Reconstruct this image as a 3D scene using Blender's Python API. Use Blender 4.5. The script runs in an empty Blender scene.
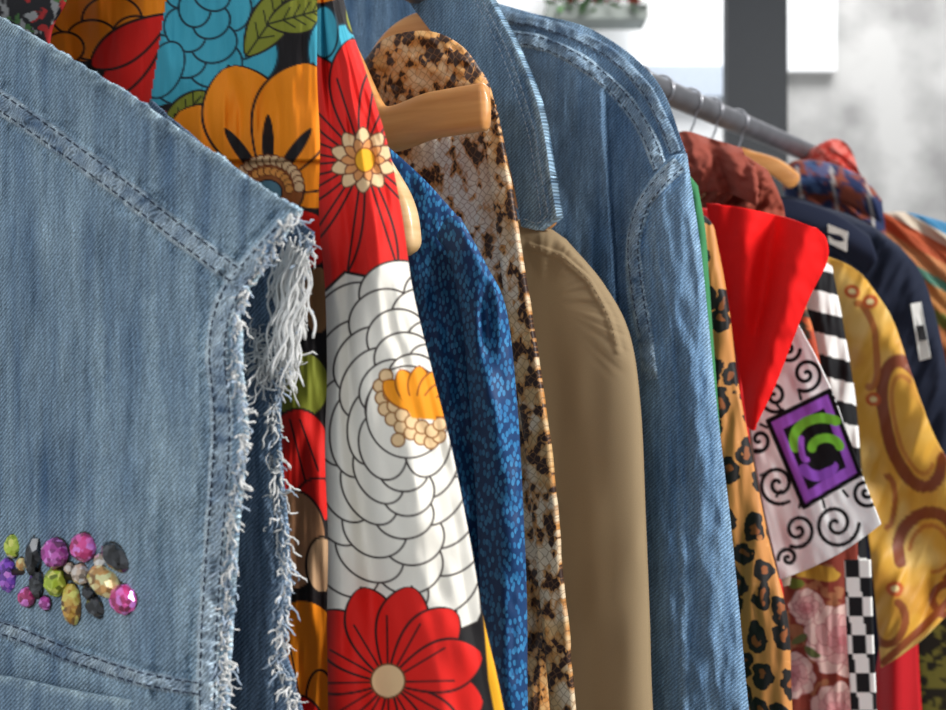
import bpy, bmesh, math, random
import numpy as np
from mathutils import Vector, Matrix
from mathutils.bvhtree import BVHTree
random.seed(4); rng=np.random.RandomState(4)
sc=bpy.context.scene
F=50/36*946; H=1.4
N2=np.array([0.525,0.851]); N2=N2/np.linalg.norm(N2); W2=np.array([N2[1],-N2[0]])
nV=Vector((N2[0],N2[1],0)); wV=Vector((W2[0],W2[1],0)); zV=Vector((0,0,1))
ROD_A=-0.534; ROD_Z=H+0.267
def rodpt(c,a=ROD_A,z=ROD_Z):
    p=N2*c+W2*a; return Vector((p[0],p[1],z))
def unproj(U,V,c):
    x=(U-473)/F; z=(355-V)/F
    d=c/(N2[0]*x+N2[1])
    return np.stack([x*d,d,z*d+H],-1)
def lin(c):
    c=np.array(c,float)/255.; return np.where(c<=.04045,c/12.92,((c+.055)/1.055)**2.4)
# ---------- noise
def hsh(i,j,s):
    v=np.sin(i*127.1+j*311.7+s*74.7)*43758.5453; return v-np.floor(v)
def vn(x,y,s=0):
    i=np.floor(x);j=np.floor(y);fx=x-i;fy=y-j
    fx=fx*fx*(3-2*fx);fy=fy*fy*(3-2*fy)
    return (hsh(i,j,s)*(1-fx)+hsh(i+1,j,s)*fx)*(1-fy)+(hsh(i,j+1,s)*(1-fx)+hsh(i+1,j+1,s)*fx)*fy
def fbm(x,y,s=0,o=3):
    r=0;a=.5;t=0
    for k in range(o):
        r=r+a*vn(x*2**k,y*2**k,s+k*7);t+=a;a*=.5
    return r/t
def ss(a,b,x):
    t=np.clip((x-a)/(b-a),0,1);return t*t*(3-2*t)
def pdist(U,V,poly):
    D=np.full(U.shape,1e9)
    for (x0,y0),(x1,y1) in zip(poly[:-1],poly[1:]):
        dx,dy=x1-x0,y1-y0
        t=np.clip(((U-x0)*dx+(V-y0)*dy)/(dx*dx+dy*dy+1e-9),0,1)
        D=np.minimum(D,np.hypot(U-x0-t*dx,V-y0-t*dy))
    return D
def inpoly(U,V,poly):
    ins=np.zeros(U.shape,bool);n=len(poly)
    for k in range(n):
        x0,y0=poly[k];x1,y1=poly[(k+1)%n]
        if y0==y1: continue
        c=((y0>V)!=(y1>V))&(U<(x1-x0)*(V-y0)/(y1-y0)+x0); ins^=c
    return ins
def cr(P,n,axis=0):
    P=np.moveaxis(P,axis,0);K=P.shape[0]
    if K==1: return np.moveaxis(np.repeat(P,n,0),0,axis)
    Q=np.concatenate([2*P[:1]-P[1:2],P,2*P[-1:]-P[-2:-1]],0)
    t=np.linspace(0,K-1-1e-9,n);i=t.astype(int);f=(t-i).reshape((-1,)+(1,)*(P.ndim-1))
    a,b,c,d=Q[i],Q[i+1],Q[i+2],Q[i+3]
    R=.5*(2*b+(c-a)*f+(2*a-5*b+4*c-d)*f*f+(3*b-a-3*c+d)*f**3)
    return np.moveaxis(R,0,axis)
def smooth(poly,n=40):
    return cr(np.array(poly,float),n,0)
# ---------- painter
class Paint:
    def __init__(s,U,V,base):
        s.U=U;s.V=V;s.C=np.ones(U.shape+(3,))*lin(base)
    def f(s,al,col):
        al=np.clip(al,0,1)[...,None]; s.C=s.C*(1-al)+lin(col)*al
    def dist(s,dd,col,out=None,w=2.2):
        if out is not None: s.f(.5-(dd-w*.5),out)
        s.f(.5-(dd+(w*.5 if out is not None else 0)),col)
    def ell(s,cx,cy,rx,ry,ang,col,out=None,w=2.2):
        a=math.radians(ang);x=(s.U-cx)*math.cos(a)+(s.V-cy)*math.sin(a);y=-(s.U-cx)*math.sin(a)+(s.V-cy)*math.cos(a)
        q=np.sqrt((x/rx)**2+(y/ry)**2)+1e-6
        g=np.sqrt((x/rx**2)**2+(y/ry**2)**2)/q+1e-6
        s.dist((q-1)/g*1.0,col,out,w)
    def petal(s,cx,cy,ang,L,w,col,out=None,lw=2.2,r0=0,p=.75):
        a=math.radians(ang);x=(s.U-cx)*math.cos(a)+(s.V-cy)*math.sin(a);y=-(s.U-cx)*math.sin(a)+(s.V-cy)*math.cos(a)
        tt=np.clip((x-r0)/(L-r0),0,1)
        hw=w*np.sin(np.pi*np.clip(tt**(1/p),0,1))**.6
        dd=np.maximum(np.abs(y)-hw,np.maximum(r0-x,x-L)); s.dist(dd*.9,col,out,lw)
    def poly(s,P,col,out=None,w=2.2):
        P=list(P);d=pdist(s.U,s.V,P+[P[0]]);d=np.where(inpoly(s.U,s.V,P),-d,d);s.dist(d,col,out,w)
    def line(s,P,col,w=2): s.f(.5-(pdist(s.U,s.V,P)-w*.5),col)
# ---------- mesh helpers
COL=sc.collection
def link(o): COL.objects.link(o);return o
def thing(name,label,cat,loc,kind=None,group=None):
    e=bpy.data.objects.new(name,None);e.empty_display_size=.05;e.location=loc;link(e)
    e["label"]=label;e["category"]=cat
    if kind:e["kind"]=kind
    if group:e["group"]=group
    return e
WM={}
def par(o,p):
    o.parent=p
    o.matrix_parent_inverse=(WM[p.name]).inverted() if p.name in WM else Matrix.Translation(p.location).inverted()
    return o
def mkmesh(name,verts,faces,mat,parent=None,smoothf=True,uv=None,col=None,label=None):
    me=bpy.data.meshes.new(name)
    me.from_pydata([tuple(v) for v in verts],[],[tuple(f) for f in faces])
    if uv is not None:
        L=me.uv_layers.new(name="UVMap");idx=np.zeros(len(me.loops),int);me.loops.foreach_get("vertex_index",idx)
        L.data.foreach_set("uv",np.asarray(uv,float)[idx].ravel())
    if col is not None:
        A=me.color_attributes.new("Col",'FLOAT_COLOR','POINT')
        c4=np.ones((len(verts),4));c4[:,:3]=col;A.data.foreach_set("color",c4.ravel())
    if smoothf: me.polygons.foreach_set("use_smooth",[True]*len(me.polygons))
    me.materials.append(mat)
    o=link(bpy.data.objects.new(name,me))
    if label:o["label"]=label
    if parent is not None: par(o,parent)
    return o
BV={}
def uvof(P): return np.stack([P[...,0]*W2[0]+P[...,1]*W2[1],P[...,2]],-1)
def sheet(name,c,net,mat,parent,res=3,bulge=0,back=None,fold=None,color=(200,200,200),thick=.0016,label=None,closetop=True,pw=4):
    K=max(len(r) for r in net)
    rows=[]
    for r in net:
        r=np.array([list(p)+[0]*(3-len(p)) for p in r],float)
        if len(r)!=K: r=cr(r,K,0)
        rows.append(r)
    G=np.array(rows)
    wpx=max(np.sum(np.hypot(*np.diff(g[:,:2],axis=0).T)) for g in G)
    hpx=max(np.sum(np.hypot(*np.diff(G[:,k,:2],axis=0).T)) for k in range(K))
    nu=max(6,int(wpx/res));nv=max(6,int(hpx/res))
    G=cr(cr(G,nu,1),nv,0);U,V,D=G[...,0],G[...,1],G[...,2]*.01
    s=np.linspace(0,1,nu)[None,:]*np.ones((nv,1));t=np.linspace(0,1,nv)[:,None]*np.ones((1,nu))
    top=np.sqrt(np.clip(1-(1-np.minimum(t*7,1))**2,0,1)) if (closetop and back is not None) else 1
    pr=np.clip(1-np.abs(2*s-1)**pw,0,1)**.5*top
    fr=D-bulge*pr
    if fold is not None: fr=fr+fold(U,V,s,t)*(np.minimum(1,pr*1.5) if back is not None else 1)
    cc=c+fr
    P=unproj(U,V,cc)
    P0=unproj(U,V,c)
    Cc=color(U,V) if callable(color) else np.ones(U.shape+(3,))*lin(color)
    idx=np.arange(nu*nv).reshape(nv,nu)
    f=np.stack([idx[:-1,:-1],idx[1:,:-1],idx[1:,1:],idx[:-1,1:]],-1).reshape(-1,4)
    verts=P.reshape(-1,3);UV=uvof(P0).reshape(-1,2);CL=Cc.reshape(-1,3)
    bv=BVHTree.FromPolygons([tuple(v) for v in verts],[tuple(q) for q in f])
    if back is not None:
        Pb=unproj(U,V,c+D+back*pr)
        bi=idx+nu*nv
        bi[:,0]=idx[:,0];bi[:,-1]=idx[:,-1]
        if closetop: bi[0,:]=idx[0,:]
        f2=np.stack([bi[:-1,:-1],bi[:-1,1:],bi[1:,1:],bi[1:,:-1]],-1).reshape(-1,4)
        verts=np.concatenate([verts,Pb.reshape(-1,3)]);UV=np.concatenate([UV,UV]);CL=np.concatenate([CL,CL])
        used=np.unique(np.concatenate([f.ravel(),f2.ravel()]));mp=-np.ones(len(verts),int);mp[used]=np.arange(len(used))
        f=mp[np.concatenate([f,f2])];verts=verts[used];UV=UV[used];CL=CL[used]
    o=mkmesh(name,verts,f,mat,parent,True,UV,CL,label)
    if back is None:
        m=o.modifiers.new("thickness",'SOLIDIFY');m.thickness=thick;m.offset=-1
    BV[o.name]=bv
    return o
CAM=Vector((0,0,H))
def onto(o,u,v,lift=0):
    d=Vector(((u-473)/F,1,(355-v)/F)).normalized();best=None
    for q in (o if isinstance(o,(list,tuple)) else [o]):
        h=BV[q.name].ray_cast(CAM,d)
        if h[0] is not None and (best is None or (h[0]-CAM).length<(best-CAM).length): best=h[0]
    return None if best is None else best-d*lift
class Tubes:
    def __init__(s): s.v=[];s.f=[];s.c=[]
    def add(s,pts,r,sides=5,col=None,sy=1.0,up=None,sq=1.0):
        pts=[Vector(p) for p in pts];n=len(pts)
        if n<2:return
        rs=r if hasattr(r,'__len__') else [r]*n
        b=len(s.v)
        for i,p in enumerate(pts):
            t=(pts[min(i+1,n-1)]-pts[max(i-1,0)])
            if t.length<1e-9:t=Vector((0,0,1))
            t.normalize()
            ref=up if up is not None else (nV if abs(t.dot(nV))<.9 else zV)
            x=t.cross(ref).normalized();y=ref-t*ref.dot(t);y.normalize()
            for k in range(sides):
                a=2*math.pi*k/sides;ca=math.cos(a);sa=math.sin(a)
                ca=math.copysign(abs(ca)**sq,ca);sa=math.copysign(abs(sa)**sq,sa)
                s.v.append(p+x*(ca*rs[i])+y*(sa*rs[i]*sy));
                if col is not None:s.c.append(col)
        for i in range(n-1):
            for k in range(sides):
                s.f.append((b+i*sides+k,b+i*sides+(k+1)%sides,b+(i+1)*sides+(k+1)%sides,b+(i+1)*sides+k))
        s.f.append(tuple(b+k for k in reversed(range(sides))));s.f.append(tuple(b+(n-1)*sides+k for k in range(sides)))
    def make(s,name,mat,parent,label=None):
        return mkmesh(name,s.v,s.f,mat,parent,True,None,np.array(s.c) if s.c else None,label)
# ---------- materials
def newmat(name):
    m=bpy.data.materials.new(name);m.use_nodes=True;nt=m.node_tree;b=nt.nodes["Principled BSDF"];return m,nt,b
def nd(nt,t,**k):
    n=nt.nodes.new(t)
    for a,v in k.items():setattr(n,a,v)
    return n
def simple(name,col,rough=.6,metal=0,noise=.08,scale=60,coat=0,spec=.5):
    m,nt,b=newmat(name);L=nt.links
    tc=nd(nt,'ShaderNodeTexCoord');nz=nd(nt,'ShaderNodeTexNoise');nz.inputs['Scale'].default_value=scale;nz.inputs['Detail'].default_value=4
    L.new(tc.outputs['Object'],nz.inputs['Vector'])
    mx=nd(nt,'ShaderNodeMix',data_type='RGBA');c=lin(col)
    mx.inputs['A'].default_value=(*np.clip(c*(1-noise*2),0,1),1);mx.inputs['B'].default_value=(*np.clip(c*(1+noise*2),0,1),1)
    L.new(nz.outputs['Fac'],mx.inputs['Factor']);L.new(mx.outputs['Result'],b.inputs['Base Color'])
    b.inputs['Roughness'].default_value=rough;b.inputs['Metallic'].default_value=metal;b.inputs['Coat Weight'].default_value=coat
    b.inputs['Specular IOR Level'].default_value=spec
    return m
def mixc(nt,fac,A,B,mode='MIX'):
    m=nd(nt,'ShaderNodeMix',data_type='RGBA',blend_type=mode)
    for k,x in (('Factor',fac),('A',A),('B',B)):
        if hasattr(x,'links'): nt.links.new(x,m.inputs[k])
        elif k=='Factor': m.inputs[k].default_value=x
        else: m.inputs[k].default_value=(*lin(x),1)
    return m.outputs['Result']
def ramp(nt,inp,pts):
    r=nd(nt,'ShaderNodeValToRGB');e=r.color_ramp.elements
    while len(e)<len(pts):e.new(.5)
    for k,(p,v) in enumerate(pts):
        e[k].position=p;e[k].color=(*lin(v),1) if hasattr(v,'__len__') else (v,v,v,1)
    nt.links.new(inp,r.inputs['Fac']);return r.outputs['Color']
def uvmap(nt,scale=(1,1,1),rot=0):
    tc=nd(nt,'ShaderNodeTexCoord');mp=nd(nt,'ShaderNodeMapping');mp.inputs['Scale'].default_value=scale;mp.inputs['Rotation'].default_value=(0,0,rot)
    nt.links.new(tc.outputs['UV'],mp.inputs['Vector']);return mp.outputs['Vector']
def denim_mat(name,period=.0016,contrast=.5,val=2.1):
    m,nt,b=newmat(name);L=nt.links
    at=nd(nt,'ShaderNodeAttribute',attribute_name="Col")
    wv=nd(nt,'ShaderNodeTexWave');wv.inputs['Scale'].default_value=.314/period;wv.inputs['Distortion'].default_value=1.6;wv.inputs['Detail'].default_value=2;wv.inputs['Detail Scale'].default_value=2.2
    L.new(uvmap(nt,rot=math.radians(48)),wv.inputs['Vector'])
    n1=nd(nt,'ShaderNodeTexNoise');n1.inputs['Scale'].default_value=1;n1.inputs['Detail'].default_value=5;n1.inputs['Roughness'].default_value=.75
    L.new(uvmap(nt,(600,55,1)),n1.inputs['Vector'])
    n2=nd(nt,'ShaderNodeTexNoise');n2.inputs['Scale'].default_value=900;n2.inputs['Detail'].default_value=2
    L.new(uvmap(nt),n2.inputs['Vector'])
    a=ramp(nt,wv.outputs['Fac'],[(0.1,1-contrast),(0.9,1.0)])
    b1=ramp(nt,n1.outputs['Fac'],[(.33,.5),(.65,1.0)])
    b2=ramp(nt,n2.outputs['Fac'],[(.3,.46),(.7,1.0)])
    x=mixc(nt,1.0,at.outputs['Color'],a,'MULTIPLY');x=mixc(nt,1.0,x,b1,'MULTIPLY');x=mixc(nt,.9,x,b2,'MULTIPLY')
    hs=nd(nt,'ShaderNodeHueSaturation');hs.inputs['Value'].default_value=val;hs.inputs['Saturation'].default_value=1.1;L.new(x,hs.inputs['Color'])
    L.new(hs.outputs[0],b.inputs['Base Color']);b.inputs['Roughness'].default_value=.9;b.inputs['Specular IOR Level'].default_value=.15
    bp=nd(nt,'ShaderNodeBump');bp.inputs['Strength'].default_value=.8;bp.inputs['Distance'].default_value=.0008
    ad=nd(nt,'ShaderNodeMath',operation='ADD');L.new(wv.outputs['Fac'],ad.inputs[0]);L.new(n2.outputs['Fac'],ad.inputs[1])
    L.new(ad.outputs[0],bp.inputs['Height']);L.new(bp.outputs['Normal'],b.inputs['Normal'])
    return m
def cloth_mat(name,rough=.75,spec=.25,sheen=.0,weave=1400,bump=.25,var=.12):
    m,nt,b=newmat(name);L=nt.links
    at=nd(nt,'ShaderNodeAttribute',attribute_name="Col")
    n=nd(nt,'ShaderNodeTexNoise');n.inputs['Scale'].default_value=weave;n.inputs['Detail'].default_value=2
    L.new(uvmap(nt),n.inputs['Vector'])
    x=mixc(nt,1.0,at.outputs['Color'],ramp(nt,n.outputs['Fac'],[(.3,1-var),(.7,1.0)]),'MULTIPLY')
    L.new(x,b.inputs['Base Color']);b.inputs['Roughness'].default_value=rough;b.inputs['Specular IOR Level'].default_value=spec
    b.inputs['Sheen Weight'].default_value=sheen
    bp=nd(nt,'ShaderNodeBump');bp.inputs['Strength'].default_value=bump;bp.inputs['Distance'].default_value=.0004
    L.new(n.outputs['Fac'],bp.inputs['Height']);L.new(bp.outputs['Normal'],b.inputs['Normal'])
    return m
def vor(nt,vec,feature='F1',rnd=1.0):
    v=nd(nt,'ShaderNodeTexVoronoi',feature=feature,voronoi_dimensions='2D');v.inputs['Scale'].default_value=1;v.inputs['Randomness'].default_value=rnd;nt.links.new(vec,v.inputs['Vector']);return v
def snake_mat():
    m,nt,b=newmat("snakeskin_print");L=nt.links
    at=nd(nt,'ShaderNodeAttribute',attribute_name="Col")
    n3=nd(nt,'ShaderNodeTexNoise');n3.inputs['Scale'].default_value=45;L.new(uvmap(nt),n3.inputs['Vector'])
    mv=nd(nt,'ShaderNodeVectorMath',operation='MULTIPLY_ADD');L.new(n3.outputs['Color'],mv.inputs[0]);mv.inputs[1].default_value=(2.4,2.4,0);L.new(uvmap(nt,(235,235,1),math.radians(42)),mv.inputs[2])
    vec=mv.outputs[0]
    v=vor(nt,vec,'DISTANCE_TO_EDGE',.35);v2=vor(nt,vec,'F1',.35)
    n=nd(nt,'ShaderNodeTexNoise');n.inputs['Scale'].default_value=85;n.inputs['Detail'].default_value=2;L.new(uvmap(nt,(1.3,.8,1)),n.inputs['Vector'])
    nb=nd(nt,'ShaderNodeTexNoise');nb.inputs['Scale'].default_value=34;nb.inputs['Detail'].default_value=1;L.new(uvmap(nt),nb.inputs['Vector'])
    sep=nd(nt,'ShaderNodeSeparateColor');L.new(v2.outputs['Color'],sep.inputs[0])
    at2=nd(nt,'ShaderNodeSeparateColor');L.new(at.outputs['Color'],at2.inputs[0])
    ad=nd(nt,'ShaderNodeMath',operation='MULTIPLY_ADD');L.new(sep.outputs[0],ad.inputs[0]);ad.inputs[1].default_value=.14;L.new(n.outputs['Fac'],ad.inputs[2])
    ad2=nd(nt,'ShaderNodeMath',operation='MULTIPLY_ADD');L.new(nb.outputs['Fac'],ad2.inputs[0]);ad2.inputs[1].default_value=.3;L.new(ad.outputs[0],ad2.inputs[2])
    ad3=nd(nt,'ShaderNodeMath',operation='MULTIPLY_ADD');L.new(at2.outputs[2],ad3.inputs[0]);ad3.inputs[1].default_value=-.2;L.new(ad2.outputs[0],ad3.inputs[2])
    dark=ramp(nt,ad3.outputs[0],[(.69,0),(.71,1)])
    base=mixc(nt,ramp(nt,ad3.outputs[0],[(.58,0),(.68,1)]),at.outputs['Color'],(206,142,74))
    base=mixc(nt,dark,base,(58,34,22))
    edge=ramp(nt,v.outputs['Distance'],[(.03,.45),(.12,1)])
    x=mixc(nt,edge,(150,104,62),base)
    L.new(x,b.inputs['Base Color']);b.inputs['Roughness'].default_value=.5
    bp=nd(nt,'ShaderNodeBump');bp.inputs['Strength'].default_value=.2;bp.inputs['Distance'].default_value=.0004
    L.new(edge,bp.inputs['Height']);L.new(bp.outputs['Normal'],b.inputs['Normal']);return m
def leopard_mat():
    m,nt,b=newmat("leopard_print");L=nt.links
    n0=nd(nt,'ShaderNodeTexNoise');n0.inputs['Scale'].default_value=80;L.new(uvmap(nt),n0.inputs['Vector'])
    mp=uvmap(nt,(50,38,1),.3)
    mv=nd(nt,'ShaderNodeVectorMath',operation='MULTIPLY_ADD');L.new(n0.outputs['Color'],mv.inputs[0]);mv.inputs[1].default_value=(.7,.7,0);L.new(mp,mv.inputs[2])
    v=vor(nt,mv.outputs[0],'F1',.7)
    x=ramp(nt,v.outputs['Distance'],[(.13,(150,82,36)),(.17,(22,16,14)),(.39,(20,14,12)),(.42,(212,142,74))])
    x2=ramp(nt,v.outputs['Distance'],[(.1,(160,92,42)),(.3,(190,120,60)),(.45,(212,142,74)),(.6,(222,156,90))])
    x=mixc(nt,ramp(nt,n0.outputs['Fac'],[(.31,1),(.34,0)]),x,x2)
    L.new(x,b.inputs['Base Color']);b.inputs['Roughness'].default_value=.6;return m
def bluedress_mat():
    m,nt,b=newmat("blue_fleck_print");L=nt.links
    v=vor(nt,uvmap(nt,(430,250,1),.6),'F1',.9)
    sep=nd(nt,'ShaderNodeSeparateColor');L.new(v.outputs['Color'],sep.inputs[0])
    on=ramp(nt,sep.outputs[0],[(.22,0),(.26,1)])
    sp=ramp(nt,v.outputs['Distance'],[(.36,1),(.5,0)])
    f=mixc(nt,1.0,on,sp,'MULTIPLY')
    fl=ramp(nt,sep.outputs[1],[(.2,(38,108,162)),(.8,(54,130,182))])
    x=mixc(nt,f,(20,60,108),fl)
    L.new(x,b.inputs['Base Color']);b.inputs['Roughness'].default_value=.6;b.inputs['Specular IOR Level'].default_value=.3
    return m
def wood_mat(name,c1,c2):
    m,nt,b=newmat(name);L=nt.links
    tc=nd(nt,'ShaderNodeTexCoord');mp=nd(nt,'ShaderNodeMapping');mp.inputs['Scale'].default_value=(14,14,160);L.new(tc.outputs['Object'],mp.inputs['Vector'])
    n=nd(nt,'ShaderNodeTexNoise');n.inputs['Scale'].default_value=1;n.inputs['Detail'].default_value=5;L.new(mp.outputs[0],n.inputs['Vector'])
    L.new(ramp(nt,n.outputs['Fac'],[(.3,c1),(.7,c2)]),b.inputs['Base Color']);b.inputs['Roughness'].default_value=.38;b.inputs['Coat Weight'].default_value=.25;return m
M_denim=denim_mat("washed_denim",.0017,.45,2.8);M_denim2=denim_mat("blue_denim",.0021,.42,2.65)
M_cotton=cloth_mat("printed_cotton",.7,.3,var=.04);M_satin=cloth_mat("satin",.48,.4,var=.05);M_plain=cloth_mat("plain_cloth",.8,.2)
M_snake=snake_mat();M_leo=leopard_mat();M_blue=bluedress_mat()
M_wood=wood_mat("varnished_wood",(210,140,74),(232,168,100));M_wood2=wood_mat("pale_wood",(215,172,112),(240,206,156))
M_chrome=simple("chrome_metal",(180,180,185),.3,1);M_steel=simple("brushed_steel",(120,121,126),.55,.7,noise=.2,scale=40)
M_thread=simple("white_cotton_thread",(228,228,226),.9);M_thread2=simple("indigo_thread",(44,58,80),.8);M_thread3=simple("blue_white_thread",(170,186,204),.9)
M_tan=simple("tan_thread",(150,128,96),.8)
# ---------- stitching and felled seams
def stitch(target,polys,mat,parent,dash=7,gap=4,r=.00035,name="stitching"):
    T=Tubes()
    for P in polys:
        S=smooth(P,200);L=np.concatenate([[0],np.cumsum(np.hypot(*np.diff(S,axis=0).T))])
        x=0
        while x<L[-1]-dash:
            pts=[]
            for q,l in zip((0,.5,1),(.0001,.0007,.0001)):
                u=np.interp(x+dash*q,L,S[:,0]);v=np.interp(x+dash*q,L,S[:,1]);p=onto(target,u,v,l)
                if p is not None:pts.append(p)
            if len(pts)==3:T.add(pts,r,5)
            x+=dash+gap
    if T.v: return T.make(name,mat,parent)
def offs(P,d):
    S=smooth(P,24);T=np.gradient(S,axis=0);T/=np.linalg.norm(T,axis=1)[:,None]+1e-9
    return [tuple(p) for p in S+np.stack([-T[:,1],T[:,0]],-1)*d]
def felled(targets,P,w,h,pk,colf,mat,parent,seed=1,label=None,name="felled_seam"):
    S=smooth(P,400);L=np.concatenate([[0],np.cumsum(np.hypot(*np.diff(S,axis=0).T))])
    n=int(L[-1]/1.8);m=13
    xs=np.linspace(0,L[-1],n);C=np.stack([np.interp(xs,L,S[:,0]),np.interp(xs,L,S[:,1])],-1)
    T=np.gradient(C,axis=0);T/=np.linalg.norm(T,axis=1)[:,None]+1e-9;Nn=np.stack([-T[:,1],T[:,0]],-1)
    av=np.linspace(-1,1,m);V=[];UVp=[];ok=[]
    for i in range(n):
        wl=w*.5*(1+.06*math.sin(i*.21+seed))
        cen=onto(targets,C[i,0],C[i,1],0)
        for a in av:
            u,v=C[i]+Nn[i]*a*wl
            p=onto(targets,u,v,0)
            if p is None: p=cen
            if cen is not None and p is not None and (p-cen).length>.03: p=None
            if p is None: ok.append(False);V.append(Vector((0,0,0)));UVp.append((u,v));continue
            nz=vn(np.array([xs[i]/5.2+a*.7]),np.array([a*1.1+seed]),seed)[0]-.5
            lift=h*max(0,1-abs(a)**6)+pk*nz*2*(1-abs(a)**4)*(.4+abs(a)) - .0006*(abs(a)>.99)
            d=(p-CAM).normalized();V.append(p-d*(lift+.0002));UVp.append((u,v));ok.append(True)
    f=[]
    for i in range(n-1):
        for j in range(m-1):
            q=(i*m+j,i*m+j+1,(i+1)*m+j+1,(i+1)*m+j)
            if all(ok[k] for k in q): f.append(q)
    used=sorted(set(k for q in f for k in q));mp={k:i for i,k in enumerate(used)}
    A=np.array([tuple(V[k]) for k in used]);UU=np.array([UVp[k] for k in used]);f=[tuple(mp[k] for k in q) for q in f]
    c0=colf(UU[:,0],UU[:,1])
    o=mkmesh(name,A,f,mat,parent,True,uvof(A),c0,label)
    BV[o.name]=BVHTree.FromPolygons([tuple(v) for v in A],f)
    return o
def denim_color(dark,light,seams,seed=0,base=.42,vs=120,hs=9,var=.9):
    def f(U,V):
        n=fbm(U/hs,V/vs,seed)*.5+fbm(U/60,V/160,seed+3)*.5
        q=base+(n-.5)*var
        for P,amp,w in seams:
            d=pdist(U,V,P); q=q+amp*np.exp(-(d/w)**2)*(2.6*fbm(U/5.5,V/5.5,seed+9)-.45)
        q=np.clip(q,0,1)[...,None]
        return lin(dark)*(1-q)+lin(light)*q
    return f
def ridge(U,V,P,w,h,pk,seed=5,sc_=6):
    q=pdist(U,V,P)
    return -h*(1-ss(w*.6,w,q))-pk*np.exp(-(q/(w*1.2))**2)*(fbm(U/sc_,V/sc_,seed)-.5)*2+pk*.6*np.exp(-((q-w*1.05)/2.5)**2)
# ================= DENIM VEST
cv=.433
vest=thing("denim_vest","light blue denim vest with frayed armhole and jewelled brooch","vest",rodpt(cv,z=H+.15))
shoulder=[(-90,48),(0,102),(100,172),(170,226),(236,276)]
armseam=[(288,226),(255,262),(227,300),(217,350),(222,420),(218,500),(212,580),(208,660),(206,800)]
hemseam=[(-90,610),(0,628),(70,655),(140,678),(206,690)]
topv=[(-90,-37),(0,17),(120,90),(230,165),(300,212)]
edge=[(300,212),(268,255),(244,305),(240,360),(249,430),(238,500),(233,580),(229,650),(225,720),(222,900)]
def vfold(U,V,s,t):
    d=0*U
    for P,w in ((shoulder,13),(armseam,14),(hemseam,9)):
        q=pdist(U,V,P);d=d-.0022*np.exp(-(q/(w*1.9))**2)*(fbm(U/7,V/7,5)-.5)*2+.0016*np.exp(-((q-w*1.15)/4)**2)
    q=pdist(U,V,topv);d-=.003*np.exp(-(q/9)**2)+.0014*np.exp(-(q/14)**2)*(fbm(U/6,V/6,15)-.5)*2
    d+= (fbm(U/120,V/140,2)-.5)*.014+(fbm(U/24,V/170,8)-.5)*.009+(fbm(U/9,V/9,3)-.5)*.0006
    d+=.0024*np.sin(U/13+2*fbm(U/60,V/200,3))*ss(300,400,V)*ss(225,190,U)
    return d
vnet=[[(-90,-37),(0,17),(120,88),(225,160),(300,212)],
[(-90,50),(0,85),(110,145),(200,205),(270,253)],
[(-90,150),(0,170),(100,220),(180,265),(243,306)],
[(-90,270),(0,285),(90,310),(170,335),(241,362)],
[(-90,420),(0,425),(90,430),(175,432),(249,432)],
[(-90,500),(0,500),(90,500),(170,502),(238,504)],
[(-90,580),(0,580),(90,580),(165,580),(233,580)],
[(-90,650),(0,650),(90,650),(165,650),(229,650)],
[(-90,720),(0,720),(90,720),(165,720),(226,720)],
[(-90,900),(0,900),(90,900),(165,900),(222,900)]]
DK=(46,76,112);LT=(180,200,210)
vcol=denim_color(DK,LT,[(shoulder,.3,14),(armseam,.28,15),(hemseam,.3,10),(topv,.34,8),(edge,.4,6),([(150,300),(158,420),(150,560)],.14,9),([(98,330),(104,430),(100,520)],.1,8),([(190,330),(194,440),(186,600)],.12,7)],1,.44)  # last three lines are crease highlights painted into the denim colour, not seams
vf=sheet("front_panel",cv,vnet,M_denim,vest,1.8,fold=vfold,color=vcol,thick=.0018)
scol=denim_color((54,84,118),(196,210,218),[(offs(shoulder,9),.34,3),(offs(shoulder,-9),.34,3),(offs(armseam,10),.34,3),(offs(armseam,-10),.34,3)],3,.48,10,10,1.4)
se1=felled([vf],shoulder,24,.0026,.0016,scol,M_denim,vest,1)
se2=felled([vf],armseam,24,.0026,.0017,scol,M_denim,vest,2)
se3=felled([vf],hemseam,18,.0022,.0014,scol,M_denim,vest,3)
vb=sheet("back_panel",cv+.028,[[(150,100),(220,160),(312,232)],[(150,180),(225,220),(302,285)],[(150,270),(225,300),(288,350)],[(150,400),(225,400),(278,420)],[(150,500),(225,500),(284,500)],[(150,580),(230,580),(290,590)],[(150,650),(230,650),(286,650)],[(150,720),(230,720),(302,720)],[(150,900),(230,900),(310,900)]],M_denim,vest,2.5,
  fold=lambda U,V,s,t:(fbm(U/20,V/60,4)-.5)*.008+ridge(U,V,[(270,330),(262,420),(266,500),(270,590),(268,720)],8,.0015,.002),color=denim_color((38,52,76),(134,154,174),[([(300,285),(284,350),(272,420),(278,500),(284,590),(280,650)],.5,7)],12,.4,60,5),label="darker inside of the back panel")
for o_,P in ((se1,shoulder),(se2,armseam),(se3,hemseam)):
    ww=5.5 if o_ is se3 else 7.5
    stitch([o_,vf],[offs(P,ww),offs(P,-ww)],M_thread2,vest,6,3.5,.00042)
pf=sheet("pocket_flap",cv-.006,[[(-90,672),(0,676),(70,690),(130,700)],[(-90,690),(0,696),(70,712),(128,722)],[(-90,760),(0,770),(60,800),(100,790)]],M_denim,vest,3,color=denim_color(DK,LT,[([(-90,672),(0,676),(70,690),(130,700)],.4,6)],5),thick=.002)
T=Tubes();T2=Tubes()
E=smooth(edge,400)
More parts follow.
